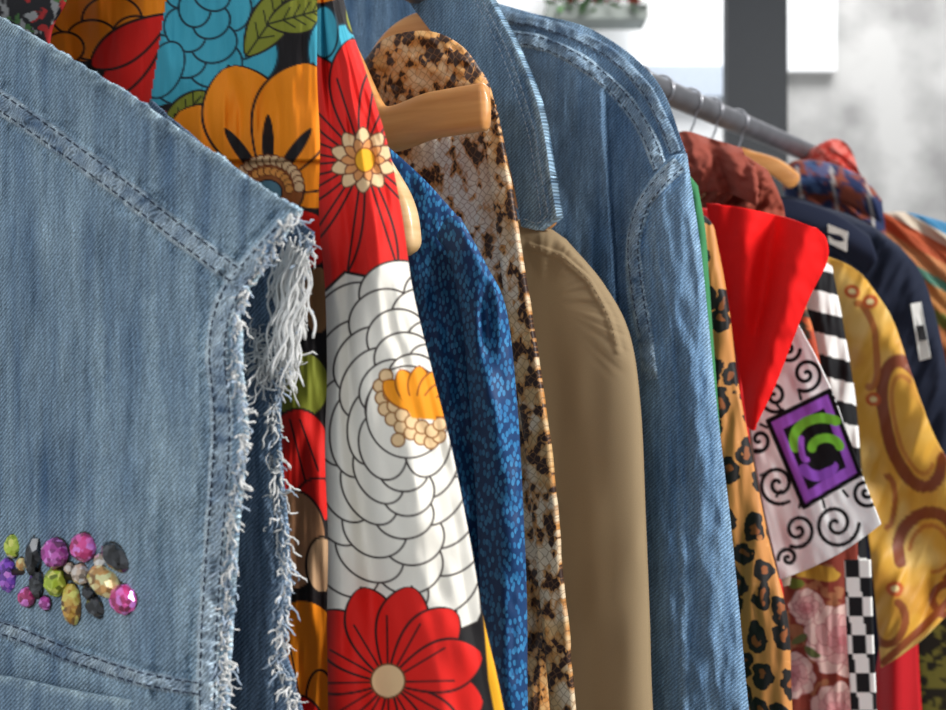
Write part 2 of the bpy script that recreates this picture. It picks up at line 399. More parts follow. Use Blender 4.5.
def strand(T,p0,length,spread,r,curl=1.0,grav=1.0,dirx=1):
    p=Vector(p0);dv=wV*random.uniform(.1,1)*spread*dirx+nV*random.uniform(-.6,.3)*spread*.5+zV*random.uniform(-1,.3)
    dv.normalize();pts=[p.copy()];n=8
    for k in range(n):
        dv=(dv+Vector((random.gauss(0,.35),random.gauss(0,.2),random.gauss(0,.3)))*curl-zV*.28*grav).normalized()
        p=p+dv*(length/n);pts.append(p.copy())
    T.add(pts,[r]*(len(pts)-1)+[r*.4],5)
for k in range(520):
    i=random.randint(0,399);u,v=E[i]
    if v>740 and random.random()<.8: continue
    p=onto(vf,u-random.uniform(1,9),v,.0008)
    if p is None: continue
    dens=fbm(np.array([v/18.]),np.array([1.]),3)[0]
    strand(T if random.random()<.65 else T2,p,random.uniform(.003,.004+.013*dens**1.5),1,random.uniform(.00025,.0006),1.5,.5)
E2=smooth([(312,232),(302,285),(288,350),(278,420),(284,500),(290,590),(286,650),(300,715)],300)
for k in range(330):
    i=random.randint(0,299);u,v=E2[i]
    p=onto(vb,u-random.uniform(1,11),v,.0008)
    if p is None: continue
    strand(T if random.random()<.65 else T2,p,random.uniform(.004,.013),1,random.uniform(.00025,.00055),1.5,.8)
for cl in range(12):
    u0=random.uniform(286,308);v0=random.uniform(226,300);L0=random.uniform(.02,.045) if cl>3 else random.uniform(.05,.064);sw0=random.uniform(-.2,.12)
    for k in range(8):
        u=min(u0+random.gauss(0,3),314-(v0-226)*.12);v=v0+random.gauss(0,4)
        p=onto(vb,u-6,v,.004) or onto(vf,u-8,v,.001)
        if p is None: continue
        L=L0*random.uniform(.6,1.05)
        q=Vector(p);pts=[q.copy()];dv=Vector((.2,-.2,-.6))
        ph=random.uniform(0,6);fr=random.uniform(.5,.9)
        for j in range(18):
            dv=(dv*.7+Vector((math.sin(ph+j*fr)*.38+random.gauss(0,.06)+sw0,math.cos(ph+j*fr)*.1,-.75))).normalized()
            q=q+dv*(L/18);pts.append(q.copy())
        T.add(pts,random.uniform(.0003,.00065),6)
for k in range(80):
    p=onto(vb,random.uniform(255,285),random.uniform(330,372),.002)
    if p is None: continue
    strand(T,p,random.uniform(.01,.026),1,random.uniform(.00025,.00055),1.5,.7,random.choice((-1,1)))
o=T.make("frayed_edge",M_thread,vest,"white cotton threads fraying along the armhole");o["kind"]="stuff"
o=T2.make("frayed_edge",M_thread3,vest,"blue-white frayed yarn");o["kind"]="stuff"
def gemmesh(name,p,rw,rh,dep,ang,mat,parent,nseg=8,label=None):
    bm=bmesh.new();rings=[(1.0,0),(1.0,.3),(.84,.68),(.56,1.0)]
    vs=[]
    for r,h in rings:
        ring=[]
        for k in range(nseg):
            a=2*math.pi*(k+(.5 if (h in(0,.3)) else 0)+.5)/nseg
            ring.append(bm.verts.new((math.cos(a)*r*rw,math.sin(a)*r*rh,h*dep)))
        vs.append(ring)
    for k in range(nseg): bm.faces.new((vs[0][k],vs[0][(k+1)%nseg],vs[1][(k+1)%nseg],vs[1][k]))
    for k in range(nseg):
        a=vs[1];b=vs[2]
        bm.faces.new((a[k],b[(k+1)%nseg],b[k]));bm.faces.new((a[k],a[(k+1)%nseg],b[(k+1)%nseg]))
        c=vs[3];bm.faces.new((b[k],b[(k+1)%nseg],c[(k+1)%nseg]));bm.faces.new((b[k],c[(k+1)%nseg],c[k]))
    bm.faces.new(vs[-1]);bm.faces.new(list(reversed(vs[0])))
    bmesh.ops.recalc_face_normals(bm,faces=bm.faces)
    me=bpy.data.meshes.new(name);bm.to_mesh(me);bm.free();me.materials.append(mat)
    R=Matrix((wV,zV,-nV)).transposed().to_4x4()
    me.transform(Matrix.Translation(p)@R@Matrix.Rotation(math.radians(ang),4,'Z'))
    o=link(bpy.data.objects.new(name,me));par(o,parent)
    if label:o["label"]=label
    return o
def gem_mat(name,col):
    m,nt,b=newmat(name);L=nt.links
    tc=nd(nt,'ShaderNodeTexCoord')
    v=nd(nt,'ShaderNodeTexVoronoi',feature='F1');v.inputs['Scale'].default_value=360;L.new(tc.outputs['Object'],v.inputs['Vector'])
    sep=nd(nt,'ShaderNodeSeparateColor');L.new(v.outputs['Color'],sep.inputs[0])
    c=np.array(col,float)
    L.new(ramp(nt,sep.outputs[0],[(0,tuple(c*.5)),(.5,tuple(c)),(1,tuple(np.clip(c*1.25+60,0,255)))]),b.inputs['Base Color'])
    b.inputs['Roughness'].default_value=.05;b.inputs['Metallic'].default_value=.2;b.inputs['Coat Weight'].default_value=1;b.inputs['Coat Roughness'].default_value=.02
    return m
GM={k:gem_mat("gem_"+k,c) for k,c in dict(green=(200,226,60),purple=(150,76,226),pink=(255,76,158),black=(16,18,22),lilac=(220,84,196),amber=(246,184,104),gold=(226,160,60),clear=(240,212,186)).items()}
M_set=simple("antique_metal_setting",(70,62,52),.35,.9)
gems=[(14,546,10,12,'green',0,8),(9,575,12,17,'purple',-8,8),(28,597,10,10,'pink',0,8),(35,556,10,21,'black',8,6),(57,553,16,15,'lilac',0,8),(57,582,13,14,'green',10,6),(85,547,15,14,'pink',0,9),
(117,557,19,11,'black',28,10),(106,582,22,13,'amber',22,10),(73,604,11,20,'gold',-4,10),(125,599,15,14,'pink',0,9),(98,607,14,10,'black',12,8),(38,584,9,14,'black',0,4),(82,574,11,10,'clear',40,5),(-12,556,10,12,'lilac',0,8),(-14,590,9,10,'amber',0,8),(101,561,7,7,'clear',0,7),(46,603,7,7,'lilac',0,7),(70,568,6,6,'clear',0,6),(22,564,6,7,'amber',0,6),(89,592,7,7,'black',0,6)]
TS=Tubes();mp=.62/F
pts=[onto(vf,u,v,.0008) for u,v in ((-14,573),(20,572),(55,575),(90,580),(122,585))]
TS.add(pts,.0016,8,sy=.4)
for g in gems:
    p=onto(vf,g[0],g[1],.001)
    ra=math.radians(-g[5]);ring=[]
    for k in range(17):
        a=2*math.pi*k/16;x=math.cos(a)*g[2]*1.06*mp;y=math.sin(a)*g[3]*1.06*mp
        ring.append(p+wV*(x*math.cos(ra)-y*math.sin(ra))+zV*(x*math.sin(ra)+y*math.cos(ra)))
    TS.add(ring,.0005,5)
br=TS.make("brooch",M_set,vest,"cluster brooch of coloured faceted stones")
WM[br.name]=Matrix.Identity(4)
names=dict(green="yellow-green",purple="violet",pink="hot pink",black="black",lilac="magenta",amber="amber",gold="golden",clear="pale peach")
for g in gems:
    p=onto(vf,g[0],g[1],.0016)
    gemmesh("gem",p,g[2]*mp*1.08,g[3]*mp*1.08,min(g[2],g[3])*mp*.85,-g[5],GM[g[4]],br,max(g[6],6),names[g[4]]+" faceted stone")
# ================= dark patterned shirt
dk=thing("black_print_shirt","black shirt with red and grey print beside the denim vest","shirt",rodpt(.49,z=H+.15))
def dkcol(U,V):
    p=Paint(U,V,(30,28,32));p.f(ss(.55,.6,fbm(U/14,V/14,3)),(170,40,40));p.f(ss(.6,.65,fbm(U/11,V/16,8)),(150,150,150));p.f(ss(.66,.7,fbm(U/9,V/9,18)),(70,110,60));return p.C
sheet("body",.485,[[(-110,-120),(0,-130),(90,-120)],[(-110,-60),(0,-60),(78,-50)],[(-110,0),(0,0),(67,0)],[(-110,60),(0,60),(50,50)],[(-110,200),(0,200),(60,200)],[(-110,800),(0,800),(60,800)]],M_cotton,dk,3,color=dkcol,back=.01,bulge=.004)
# ================= FLORAL BLOUSE
BK=(22,18,20);RED=(226,30,22);ORG=(250,144,16);TEAL=(66,170,194);WHT=(240,235,224);BEI=(236,200,152);GRN=(132,138,44);LN=(30,22,22);YEL=(248,178,34)
def body_paint(U,V):
    p=Paint(U,V,BK)
    p.poly([(40,-90),(170,-90),(170,50),(120,62),(60,60),(44,30)],ORG)
    for (x,y,rx,ry) in ((60,-20,34,30),(120,-24,38,30),(150,0,30,28),(78,12,28,24),(112,20,30,24),(136,36,24,20),(92,40,26,20),(64,48,20,16)): p.ell(x,y,rx,ry,0,ORG,LN,2.4)
    for a,L in ((96,118),(113,112),(130,112),(147,96)): p.petal(172,14,a,L,18,RED,LN,2.6)
    left=U+ .155*V<166
    C0=p.C.copy()
    p.poly([(140,-70),(300,-70),(330,-70),(330,80),(250,70),(240,104),(130,114)],BK)
    p.poly([(140,-70),(240,-70),(258,0),(240,80),(140,112)],TEAL)
    for k,(q,n) in enumerate(((1.0,9),(.72,7),(.46,5),(.2,3))):
        for j in range(n):
            a=2*math.pi*(j+.5*(k%2))/n
            p.ell(206+math.cos(a)*56*q,8+math.sin(a)*80*q,32*(.5+.5*q),27*(.5+.5*q),math.degrees(a)+90,TEAL,(26,56,70),2.4)
    p.ell(164,70,18,30,25,TEAL,(26,56,70))
    p.C=np.where((left&(V<135))[...,None],C0,p.C)
    def leaf(cx,cy,ang,L,w):
        p.petal(cx,cy,ang,L,w,GRN,LN,2.4,p=.9)
        a=math.radians(ang);dx,dy=math.cos(a),math.sin(a)
        p.line([(cx,cy),(cx+dx*L*.9,cy+dy*L*.9)],(40,44,20),2)
        for k in (.25,.42,.58,.74):
            for s in (1,-1):
                x,y=cx+dx*L*k,cy+dy*L*k;b=a+s*.8;p.line([(x,y),(x+math.cos(b)*w*.8,y+math.sin(b)*w*.8)],(40,44,20),1.6)
    leaf(246,56,-55,86,20);leaf(268,24,-15,62,18);leaf(160,142,-48,68,16)
    p.ell(330,50,22,34,0,TEAL,(26,56,70))
    p.petal(268,188,-168,96,30,ORG,LN,2.6);p.petal(268,188,-10,80,30,ORG,LN,2.6)
    p.petal(268,188,-142,118,40,ORG,LN,2.6);p.petal(268,188,-38,96,38,ORG,LN,2.6)
    p.petal(268,188,-108,128,42,ORG,LN,2.6);p.petal(268,188,-70,132,42,ORG,LN,2.6)
    for a in (-126,-90,-54): p.petal(268,188,a,74,6,BK,None)
    p.ell(268,190,36,31,0,(160,92,44),LN)
    for k in range(15):
        a=math.pi+math.pi*(k)/14;p.ell(268+math.cos(a)*31,187+math.sin(a)*27,5.4,5.4,0,BEI,(120,60,30),1.4)
    for k in range(11):
        a=math.pi+math.pi*(k)/10;p.ell(268+math.cos(a)*21,189+math.sin(a)*18,4.4,4.4,0,(236,160,80),(120,60,30),1.2)
    p.ell(268,192,14,12,0,(90,134,152),LN,1.5)
    p.ell(300,240,34,30,0,RED,LN);p.ell(318,300,16,34,0,(150,110,70),LN)
    for (x,y,rx,ry,c) in ((300,385,30,34,GRN),(298,455,34,46,RED),(318,500,22,22,RED),(292,540,34,50,(186,136,98)),(322,565,16,28,(210,170,130)),(300,612,24,18,BK),(302,650,40,50,ORG),(320,700,14,30,ORG),(296,735,30,40,RED),(300,820,60,50,TEAL),(120,300,80,70,RED),(120,480,80,70,TEAL),(160,650,90,70,WHT)):
        p.ell(x,y,rx,ry,0,c,LN,2.5)
    p.line([(290,420),(305,480)],LN,2);p.line([(300,420),(318,470)],LN,2);p.line([(285,620),(300,700)],LN,2)
    return p.C
def sleeve_paint(U,V):
    p=Paint(U,V,BK)
    p.ell(316,-30,40,34,0,ORG,LN);p.ell(345,60,28,36,0,TEAL,(26,56,70));p.ell(324,32,14,26,0,TEAL,(26,56,70));p.ell(355,12,10,22,0,GRN,LN)
    for k in range(14):
        a=k*360/14+8;p.petal(363,160,a,152 if 20<a<160 else 122,27,RED,LN,2.2,p=.7)
    for k in range(14):
        a0=k*360/14+8+12.8;a=math.radians(a0);e=110 if 20<a0<160 else 85;p.line([(363+math.cos(a)*20,160+math.sin(a)*20),(363+math.cos(a)*e,160+math.sin(a)*e)],LN,2.2)
    for k in range(10): p.petal(363,160,k*36+18,33,8,BEI,(110,60,40),1.8)
    for k in range(10): p.petal(363,160,k*36,22,5,(220,150,90),(110,60,40),1.4)
    p.ell(365,160,10,12,0,YEL,(150,80,20),1.6)
    p.poly([(280,300),(326,290),(345,272),(375,278),(402,268),(432,300),(470,380),(500,480),(505,560),(478,622),(455,632),(430,622),(400,630),(370,618),(340,620),(320,612),(280,600)],WHT,LN,3)
    r=random.Random(2)
    for k,(q,n) in enumerate(((1.0,11),(.83,11),(.67,10),(.52,8),(.38,7),(.25,5))):
        for j in range(n):
            a=2*math.pi*(j+.5*(k%2)+.15*k)/n+r.uniform(-.08,.08)
            ex,ey=112*q*.84,176*q*.85
            x=405+math.cos(a)*ex;y=(430+12*q)+math.sin(a)*ey
            tx,ty=-math.sin(a)*ex,math.cos(a)*ey;tl=math.hypot(tx,ty);sp=tl*2*math.pi/n
            m=sp*.6+7;dp=19+13*q+r.uniform(-2,2)
            p.ell(x,y,m,dp,math.degrees(math.atan2(ty,tx)),WHT,(52,42,40),2.1)
    p.ell(408,412,42,46,0,WHT,(52,42,40),2)
    for (dx,dy) in [(-30,-14),(-28,-2),(-25,9),(-18,19),(-9,27),(1,33),(11,38),(21,42),(29,36),(-20,-6),(-16,6),(-8,15),(2,22),(12,27),(22,31),(30,24),(-24,-24),(-12,40)]:
        p.ell(410+dx,400+dy,6.8,6.8,0,BEI,(140,90,40),1.7)
    for a in (-150,-125,-100,-75,-50,-25): p.petal(418,412,a+12,46,11,(244,152,22),(150,80,10),1.8)
    p.poly([(400,396),(436,396),(436,420),(412,418)],(244,152,22))
    p.poly([(300,606),(330,614),(360,622),(400,632),(440,634),(484,630),(492,700),(510,780),(540,900),(300,900)],BK)
    p.poly([(480,590),(520,550),(560,760),(502,760),(487,680)],YEL,LN,3)
    for k in range(12): p.petal(388,682,k*30+14,98,26,RED,LN,2.4,p=.7)
    for k in range(12):
        a=math.radians(k*30+29);p.line([(388,682),(388+math.cos(a)*66,682+math.sin(a)*66)],LN,2)
    p.ell(388,681,17,17,0,BEI,(120,70,40),2)
    p.ell(460,820,50,60,0,TEAL,LN);p.ell(360,830,44,50,0,ORG,LN)
    return p.C
fl=thing("floral_blouse","black blouse with large red, orange and white retro flowers","blouse",rodpt(.53,z=H+.15))
ff=lambda U,V,s,t:(fbm(U/50,V/140,21)-.5)*.02+(fbm(U/16,V/120,24)-.5)*.008-.004*ss(-3,3,U-(166-.155*V))*(V<160)
sheet("body",.535,[[(30,-90),(130,-90),(230,-90),(330,-90)],[(30,0),(130,0),(230,0),(330,0)],[(30,110),(130,110),(230,110),(328,110)],[(50,250),(130,250),(230,250),(330,250)],[(100,420),(180,420),(260,420),(332,420)],[(120,600),(190,600),(265,600),(336,600)],[(120,710),(190,710),(265,710),(338,710)],[(120,900),(190,900),(265,900),(345,900)]],M_cotton,fl,1.5,color=body_paint,fold=ff,bulge=.006,back=.01)
sleeve_net=[[(312,-90),(324,-90),(334,-90)],[(317,0),(330,0),(344,0)],[(317,75),(343,75),(367,75)],[(320,145),(354,145),(388,145)],[(319,215),(361,215),(402,215)],[(325,290),(369,290),(413,290)],[(327,370),(379,370),(432,370)],[(325,450),(390,450),(452,450)],[(328,540),(399,540),(470,540)],[(327,620),(405,620),(484,620)],[(328,710),(415,710),(504,710)],[(330,900),(430,900),(535,900)]]
def sfold(U,V,s,t):
    return .009*np.exp(-((s-.26-.05*np.sin(t*9))/.09)**2)*ss(.4,.6,t)+(fbm(s*3,V/130,31)-.5)*.02-.005*np.exp(-((s-.62)/.12)**2)+.005*np.exp(-((s-.2-.1*t)/.07)**2)*ss(.4,.1,t)
fs=sheet("sleeve",.505,sleeve_net,M_cotton,fl,1.15,color=sleeve_paint,bulge=.014,back=.014,fold=sfold,closetop=False,pw=3)
# ================= BLUE DRESS
bl=thing("blue_dress","blue dress with small leaf print and gathered sleeve","dress",rodpt(.64,z=H+.15))
def bfold(U,V,s,t):
    x=U-ss(200,710,V)*60
    return .0046*np.sin(x/7.5+1.2*np.sin(V/90))*ss(.12,.4,t)*(.4+fbm(U/20,V/200,2))+(fbm(U/25,V/60,6)-.5)*.01
bd=sheet("body",.645,[[(330,120),(365,130),(392,150),(425,180),(456,214)],[(330,200),(370,215),(405,230),(440,240),(470,250)],[(335,300),(375,300),(415,300),(455,300),(492,300)],[(345,420),(390,420),(430,420),(470,420),(505,420)],[(360,560),(400,560),(440,560),(480,560),(515,560)],[(370,710),(410,710),(450,710),(490,710),(520,710)],[(380,900),(420,900),(460,900),(495,900),(525,900)]],M_blue,bl,2.5,fold=bfold,bulge=.008,back=.02)
bs=sheet("sleeve",.626,[[(436,236),(447,218),(460,216)],[(450,262),(468,256),(485,262)],[(462,320),(484,312),(506,308)],[(470,410),(493,405),(517,400)],[(476,500),(499,500),(523,500)],[(480,600),(503,600),(527,600)],[(482,710),(505,710),(528,710)],[(486,900),(510,900),(533,900)]],M_blue,bl,2.5,fold=lambda U,V,s,t:bfold(U,V,s,t)+.003*np.sin(U/3.2)*np.exp(-((V-318)/30)**2),bulge=.014,back=.01)
# ================= SNAKESKIN
sn=thing("snakeskin_blouse","snakeskin print blouse in cream, tan and brown with a collar","blouse",rodpt(.74,z=H+.15))
def sncol(U,V):
    q=fbm(U/22,V/30,3);p=Paint(U,V,(224,182,124));p.f(ss(.4,.6,q),(242,218,182));
    p.f(np.exp(-((U-(450+.32*(V-160)))/26)**2)*ss(340,240,V)*ss(100,150,V),(250,244,234));
    p.f(ss(130,60,V)*.6,(206,150,84))
    return p.C
snf=lambda U,V,s,t:(fbm(U/14,V/70,5)-.5)*.018+.004*np.sin(s*9+V/60)
snb=sheet("body",.745,[[(350,70),(385,55),(430,50),(476,82)],[(355,115),(400,110),(450,110),(493,110)],[(375,165),(415,165),(462,165),(507,170)],[(410,260),(450,260),(490,260),(520,262)],[(430,340),(465,340),(500,340),(532,340)],[(445,450),(480,450),(515,450),(548,450)],[(460,580),(495,580),(528,580),(560,580)],[(470,710),(505,710),(540,710),(573,710)],[(480,900),(520,900),(555,900),(590,900)]],M_snake,sn,3,color=sncol,bulge=.008,back=.015,fold=snf)
snc=sheet("collar",.715,[[(361,64),(386,38),(428,31),(462,46),(488,80)],[(362,80),(390,56),(430,46),(466,62),(492,92)],[(368,98),(396,78),(436,70),(470,84),(496,112)],[(380,118),(406,104),(440,98),(470,108),(500,136)]],M_snake,sn,2.5,color=sncol,fold=lambda U,V,s,t:-.012*np.sin(np.pi*s)+.024*(t-.35)**2+(fbm(U/16,V/12,5)-.5)*.012,thick=.003)
snp=sheet("placket",.73,[[(474,100),(494,104)],[(490,180),(508,176)],[(500,262),(521,262)],[(510,340),(533,340)],[(525,450),(549,450)],[(538,580),(561,580)],[(550,710),(574,710)],[(566,900),(591,900)]],M_snake,sn,3,color=sncol,thick=.004,fold=lambda U,V,s,t:(fbm(U/40,V/60,5)-.5)*.006)
# ================= OLIVE
ol=thing("olive_coat","plain olive-brown coat with a rounded shoulder","coat",rodpt(.82,z=H+.15))
arcP=[(530,246),(560,256),(588,280),(608,315),(618,350)]
def olf(U,V,s,t):
    d=(fbm(U/70,V/260,41)-.5)*.008-.0012*(1-ss(2,5,pdist(U,V,arcP)))
    a=np.arctan2(V-300,U-540);d+=.0014*(fbm(a*9,a*0+1,4)-.5)*2*np.exp(-((pdist(U,V,arcP)-8)/14)**2)
    d+=.0016*np.sin((V+U*1.1)/17)*np.exp(-((V-560)/50)**2)*s
    return d
olo=sheet("body",.82,[[(440,232),(480,222),(515,219),(545,226),(566,239)],[(450,280),(495,262),(535,256),(572,262),(604,284)],[(460,340),(505,330),(550,325),(592,325),(630,335)],[(470,420),(515,415),(560,410),(602,408),(641,410)],[(480,520),(525,520),(568,520),(608,520),(646,520)],[(485,620),(530,620),(573,620),(612,620),(650,620)],[(490,710),(535,710),(578,710),(617,710),(653,710)],[(495,900),(545,900),(590,900),(630,900),(665,900)]],M_plain,ol,2.5,color=lambda U,V:Paint(U,V,(160,138,106)).C*(.95+.1*fbm(U/50,V/90,7))[...,None],bulge=.016,back=.014,fold=olf,pw=4)
stitch(olo,[arcP],M_tan,ol,5,3,.00025)
# ================= DENIM JACKET
jk=thing("denim_jacket","mid-blue denim jacket with collar on the clothes rail","jacket",rodpt(.89,z=H+.15))
topedge=[(470,-2),(505,8),(555,16),(612,40),(652,78),(674,116),(686,154)]
sh2=[(500,36),(545,44),(590,68),(626,102),(648,136),(660,168)]
arm=[(682,158),(655,180),(635,208),(626,245),(629,290),(640,335)]
def jfold(U,V,s,t):
    d=(fbm(U/50,V/90,51)-.5)*.016+(fbm(U/12,V/50,53)-.5)*.006
    d+=-.0015*np.exp(-(pdist(U,V,topedge)/14)**2)*(fbm(U/7,V/7,5)-.5)*2-.002*np.exp(-(pdist(U,V,sh2)/14)**2)*(fbm(U/7,V/7,8)-.5)*2
    d+=.014*ss(-3,3,U-(602+.06*(V-60)))*ss(70,120,V)*ss(660,620,U)
    return d
jseams=[(topedge,.2,7),(sh2,.18,8),(arm,.18,9)]
jcol=denim_color((42,74,110),(152,176,196),jseams,61,.42)
jb=sheet("body",.885,[[(320,-70),(385,-40),(450,-12),(525,11),(595,31),(656,80),(686,152)],[(325,20),(390,30),(455,50),(515,65),(570,85),(622,125),(668,185)],[(330,110),(395,120),(460,130),(520,145),(570,165),(615,195),(655,225)],[(340,230),(400,235),(465,240),(525,245),(575,255),(615,265),(650,280)],[(350,360),(410,360),(470,360),(530,360),(580,360),(620,360),(652,360)],[(370,540),(430,540),(490,540),(545,540),(590,540),(630,540),(662,540)],[(380,710),(440,710),(500,710),(555,710),(600,710),(640,710),(672,710)],[(390,900),(450,900),(510,900),(565,900),(610,900),(650,900),(685,900)]],M_denim2,jk,2,color=jcol,fold=jfold,bulge=.003,back=.02)
outs=[(652,230),(668,330),(676,420),(682,520),(684,710)]
def jsf(U,V,s,t):
    return (fbm(s*3,V/90,71)-.5)*.018+(fbm(U/10,V/40,73)-.5)*.005+ridge(U,V,outs,5,.001,.0012,4,8)+.004*np.exp(-((pdist(U,V,arm)-13)/5)**2)
js=sheet("sleeve",.862,[[(660,166),(672,156),(687,153)],[(634,207),(662,196),(693,196)],[(625,258),(663,252),(701,250)],[(631,330),(670,328),(709,326)],[(642,420),(681,418),(718,416)],[(646,520),(688,518),(730,516)],[(650,620),(695,618),(740,616)],[(652,710),(700,710),(749,710)],[(656,900),(714,900),(770,900)]],M_denim2,jk,2,color=denim_color((42,76,114),(150,176,198),[(arm,.2,9),(outs,.08,6),([(684,156),(700,250),(718,416),(740,616),(749,710)],.2,6)],66,.44),fold=jsf,bulge=.018,back=.016,pw=2.6)
a3=[(680,164),(660,182),(642,208),(633,245),(637,290),(645,335),(650,380)]
te=[(480,8),(508,17),(553,27),(606,51),(643,86),(663,122),(675,152)]
jsc=denim_color((44,74,108),(176,196,210),[(offs(P,d),.3,2.5) for P in (sh2,a3) for d in (7,-7)],63,.36,10,10,1.2)
f1=felled([jb],sh2,16,.0026,.0018,jsc,M_denim2,jk,4)
f2=felled([jb],te,13,.0024,.0018,jsc,M_denim2,jk,5)
f3=felled([js,jb],a3,17,.0026,.002,jsc,M_denim2,jk,6)
cnet=[[(360,-70),(412,-70),(464,-70)],[(406,-2),(448,-10),(488,-6)],[(438,40),(474,32),(512,40)],[(476,84),(504,78),(532,86)],[(498,130),(521,127),(544,132)],[(512,178),(531,176),(551,180)],[(521,226),(540,230),(557,217)]]
ce=[(464,-70),(488,-6),(512,40),(532,86),(544,132),(551,180),(557,217),(540,230),(521,226)]
cin=[(480,-4),(504,43),(522,90),(535,135),(542,180),(548,214)]
cin2=[(474,-2),(498,46),(516,93),(529,137),(536,180),(541,216)]
jc=sheet("collar",.79,cnet,M_denim2,jk,1.6,color=denim_color((40,70,104),(154,180,200),[(ce,.55,3.5),(cin,.2,3)],81,.36),thick=.006,fold=lambda U,V,s,t:-.004*np.exp(-((1-s)/.1)**2)+(fbm(U/30,V/50,3)-.5)*.008+ridge(U,V,cin,3.5,.0008,.0016))
stitch(jc,[cin,cin2,[(524,219),(538,223),(548,214)]],M_thread3,jk,4.5,2.5,.00036)
stitch([f1,jb],[offs(sh2,5),offs(sh2,-5)],M_thread2,jk,5,3,.00045)
stitch([f2,jb],[offs(te,4)],M_thread2,jk,5,3,.00045)
stitch([f3,js,jb],[offs(a3[:-1],d) for d in (5,-5)],M_thread2,jk,5,3,.00045)
# ================= GREEN / LEOPARD
g=thing("green_shirt","dark green shirt squeezed beside the denim jacket","shirt",rodpt(.94,z=H+.15))
sheet("body",.935,[[(650,160),(672,166),(688,174),(698,186)],[(655,230),(675,230),(692,230),(706,235)],[(660,320),(680,320),(697,320),(712,320)],[(680,710),(700,710),(720,710),(740,710)],[(690,900),(710,900),(730,900),(750,900)]],M_plain,g,4,color=(70,140,92),bulge=.006,back=.008,fold=lambda U,V,s,t:(fbm(U/10,V/60,6)-.5)*.008)
lp=thing("leopard_dress","leopard print dress in tan, brown and black","dress",rodpt(.98,z=H+.15))
sheet("body",.975,[[(670,212),(690,212),(705,216),(714,226)],[(680,300),(697,300),(712,300),(728,300)],[(690,380),(708,380),(722,380),(738,380)],[(700,460),(718,460),(736,460),(753,460)],[(710,540),(730,540),(748,540),(769,540)],[(715,620),(740,620),(764,620),(788,620)],[(720,700),(745,700),(770,700),(792,700)],[(730,900),(755,900),(778,900),(800,900)]],M_leo,lp,3,bulge=.008,back=.01,fold=lambda U,V,s,t:(fbm(U/14,V/80,16)-.5)*.012,pw=3)
# ================= RED
rd=thing("red_blouse","bright red blouse with a wide pointed collar","blouse",rodpt(1.05,z=H+.15))
sheet("body",1.06,[[(690,206),(730,212),(775,225),(806,240)],[(700,300),(730,300),(750,300),(765,300)],[(705,400),(720,400),(735,400),(748,400)],[(720,560),(735,560),(750,560),(764,560)],[(740,585),(755,585),(768,585),(783,588)],[(740,700),(755,700),(770,700),(784,700)],[(740,900),(755,900),(770,900),(786,900)]],M_satin,rd,4,color=(214,22,24),bulge=.006,back=.01,fold=lambda U,V,s,t:(fbm(U/10,V/60,6)-.5)*.008)
def rf(U,V,s,t):
    return -.018*np.exp(-((U-(806-.3*(V-230)))/20)**2)+.014*np.exp(-((U-(774-.16*(V-230)))/12)**2)-.008*np.exp(-((U-(745+.02*(V-230)))/12)**2)+(fbm(U/24,V/40,9)-.5)*.01
sheet("collar",1.028,[[(706,203),(745,208),(790,219),(818,229)],[(711,232),(748,238),(792,243),(827,240)],[(718,268),(750,272),(788,274),(827,262)],[(727,310),(751,314),(782,314),(810,297)],[(735,348),(752,352),(774,352),(793,340)],[(742,385),(752,388),(764,391),(776,384)],[(747,426),(750,429),(753,430),(758,422)]],M_plain,rd,2.5,color=(246,24,24),fold=rf,thick=.004)
# ================= WHITE PRINT SCARF
ws=thing("white_scarf","white scarf with black swirls and a purple and green motif","scarf",rodpt(1.09,z=H+.1))
def wpaint(U,V):
    p=Paint(U,V,(252,251,250))
    def spiral(cx,cy,r,tn=1.8,ph=0,cw=1,w=4.0):
        P=[];n=40
        for k in range(n):
            q=k/(n-1);a=ph+cw*q*tn*2*math.pi;P.append((cx+math.cos(a)*r*(1-q*.9),cy+math.sin(a)*r*(1-q*.9)*1.05))
        p.line(P,(14,12,16),w)
    for a in ((788,350,12,1.3,0,1),(806,374,17,1.6,2,-1),(774,396,16,1.6,1,1),(759,440,15,1.4,4,-1),(778,484,20,1.7,1,1),(798,530,17,1.6,2,-1),(836,524,23,1.8,0,1),(866,492,14,1.5,1,1),(788,558,10,1.3,3,1),(832,396,9,1.2,1,1)): spiral(*a)
    for k in range(14):
        a=2*math.pi*k/14;p.line([(812+math.cos(a)*50,450+math.sin(a)*52),(812+math.cos(a)*57,450+math.sin(a)*59)],(14,12,16),3)
    p.poly([(768,421),(829,391),(860,474),(804,507)],(164,92,208),(14,12,16),5)
    p.poly([(783,429),(824,408),(846,467),(808,490)],(20,18,22))
    def arc(cx,cy,rx,ry,a0,a1,c,w): p.line([(cx+math.cos(math.radians(a0+(a1-a0)*k/20))*rx,cy+math.sin(math.radians(a0+(a1-a0)*k/20))*ry) for k in range(21)],c,w)
    arc(822,440,28,22,160,300,(124,200,60),10);arc(826,448,14,10,180,350,(124,200,60),9)
    arc(818,462,16,14,20,150,(150,84,200),11);arc(806,444,5,16,80,200,(164,92,208),6)
    p.ell(828,463,7,4,-20,(20,20,24))
    return p.C
sheet("cloth",1.092,[[(772,345),(780,336),(788,328),(798,324)],[(750,400),(772,384),(795,370),(818,362)],[(752,440),(780,425),(808,415),(836,402)],[(763,505),(795,490),(828,475),(857,462)],[(780,580),(815,566),(850,547),(881,524)]],M_plain,ws,1.2,color=wpaint,thick=.0015,fold=lambda U,V,s,t:(fbm((U-V*.3)/30,V/90,9)-.5)*.01)
bg=thing("beige_shirt","greyish beige shirt behind the white scarf","shirt",rodpt(1.12,z=H+.1))
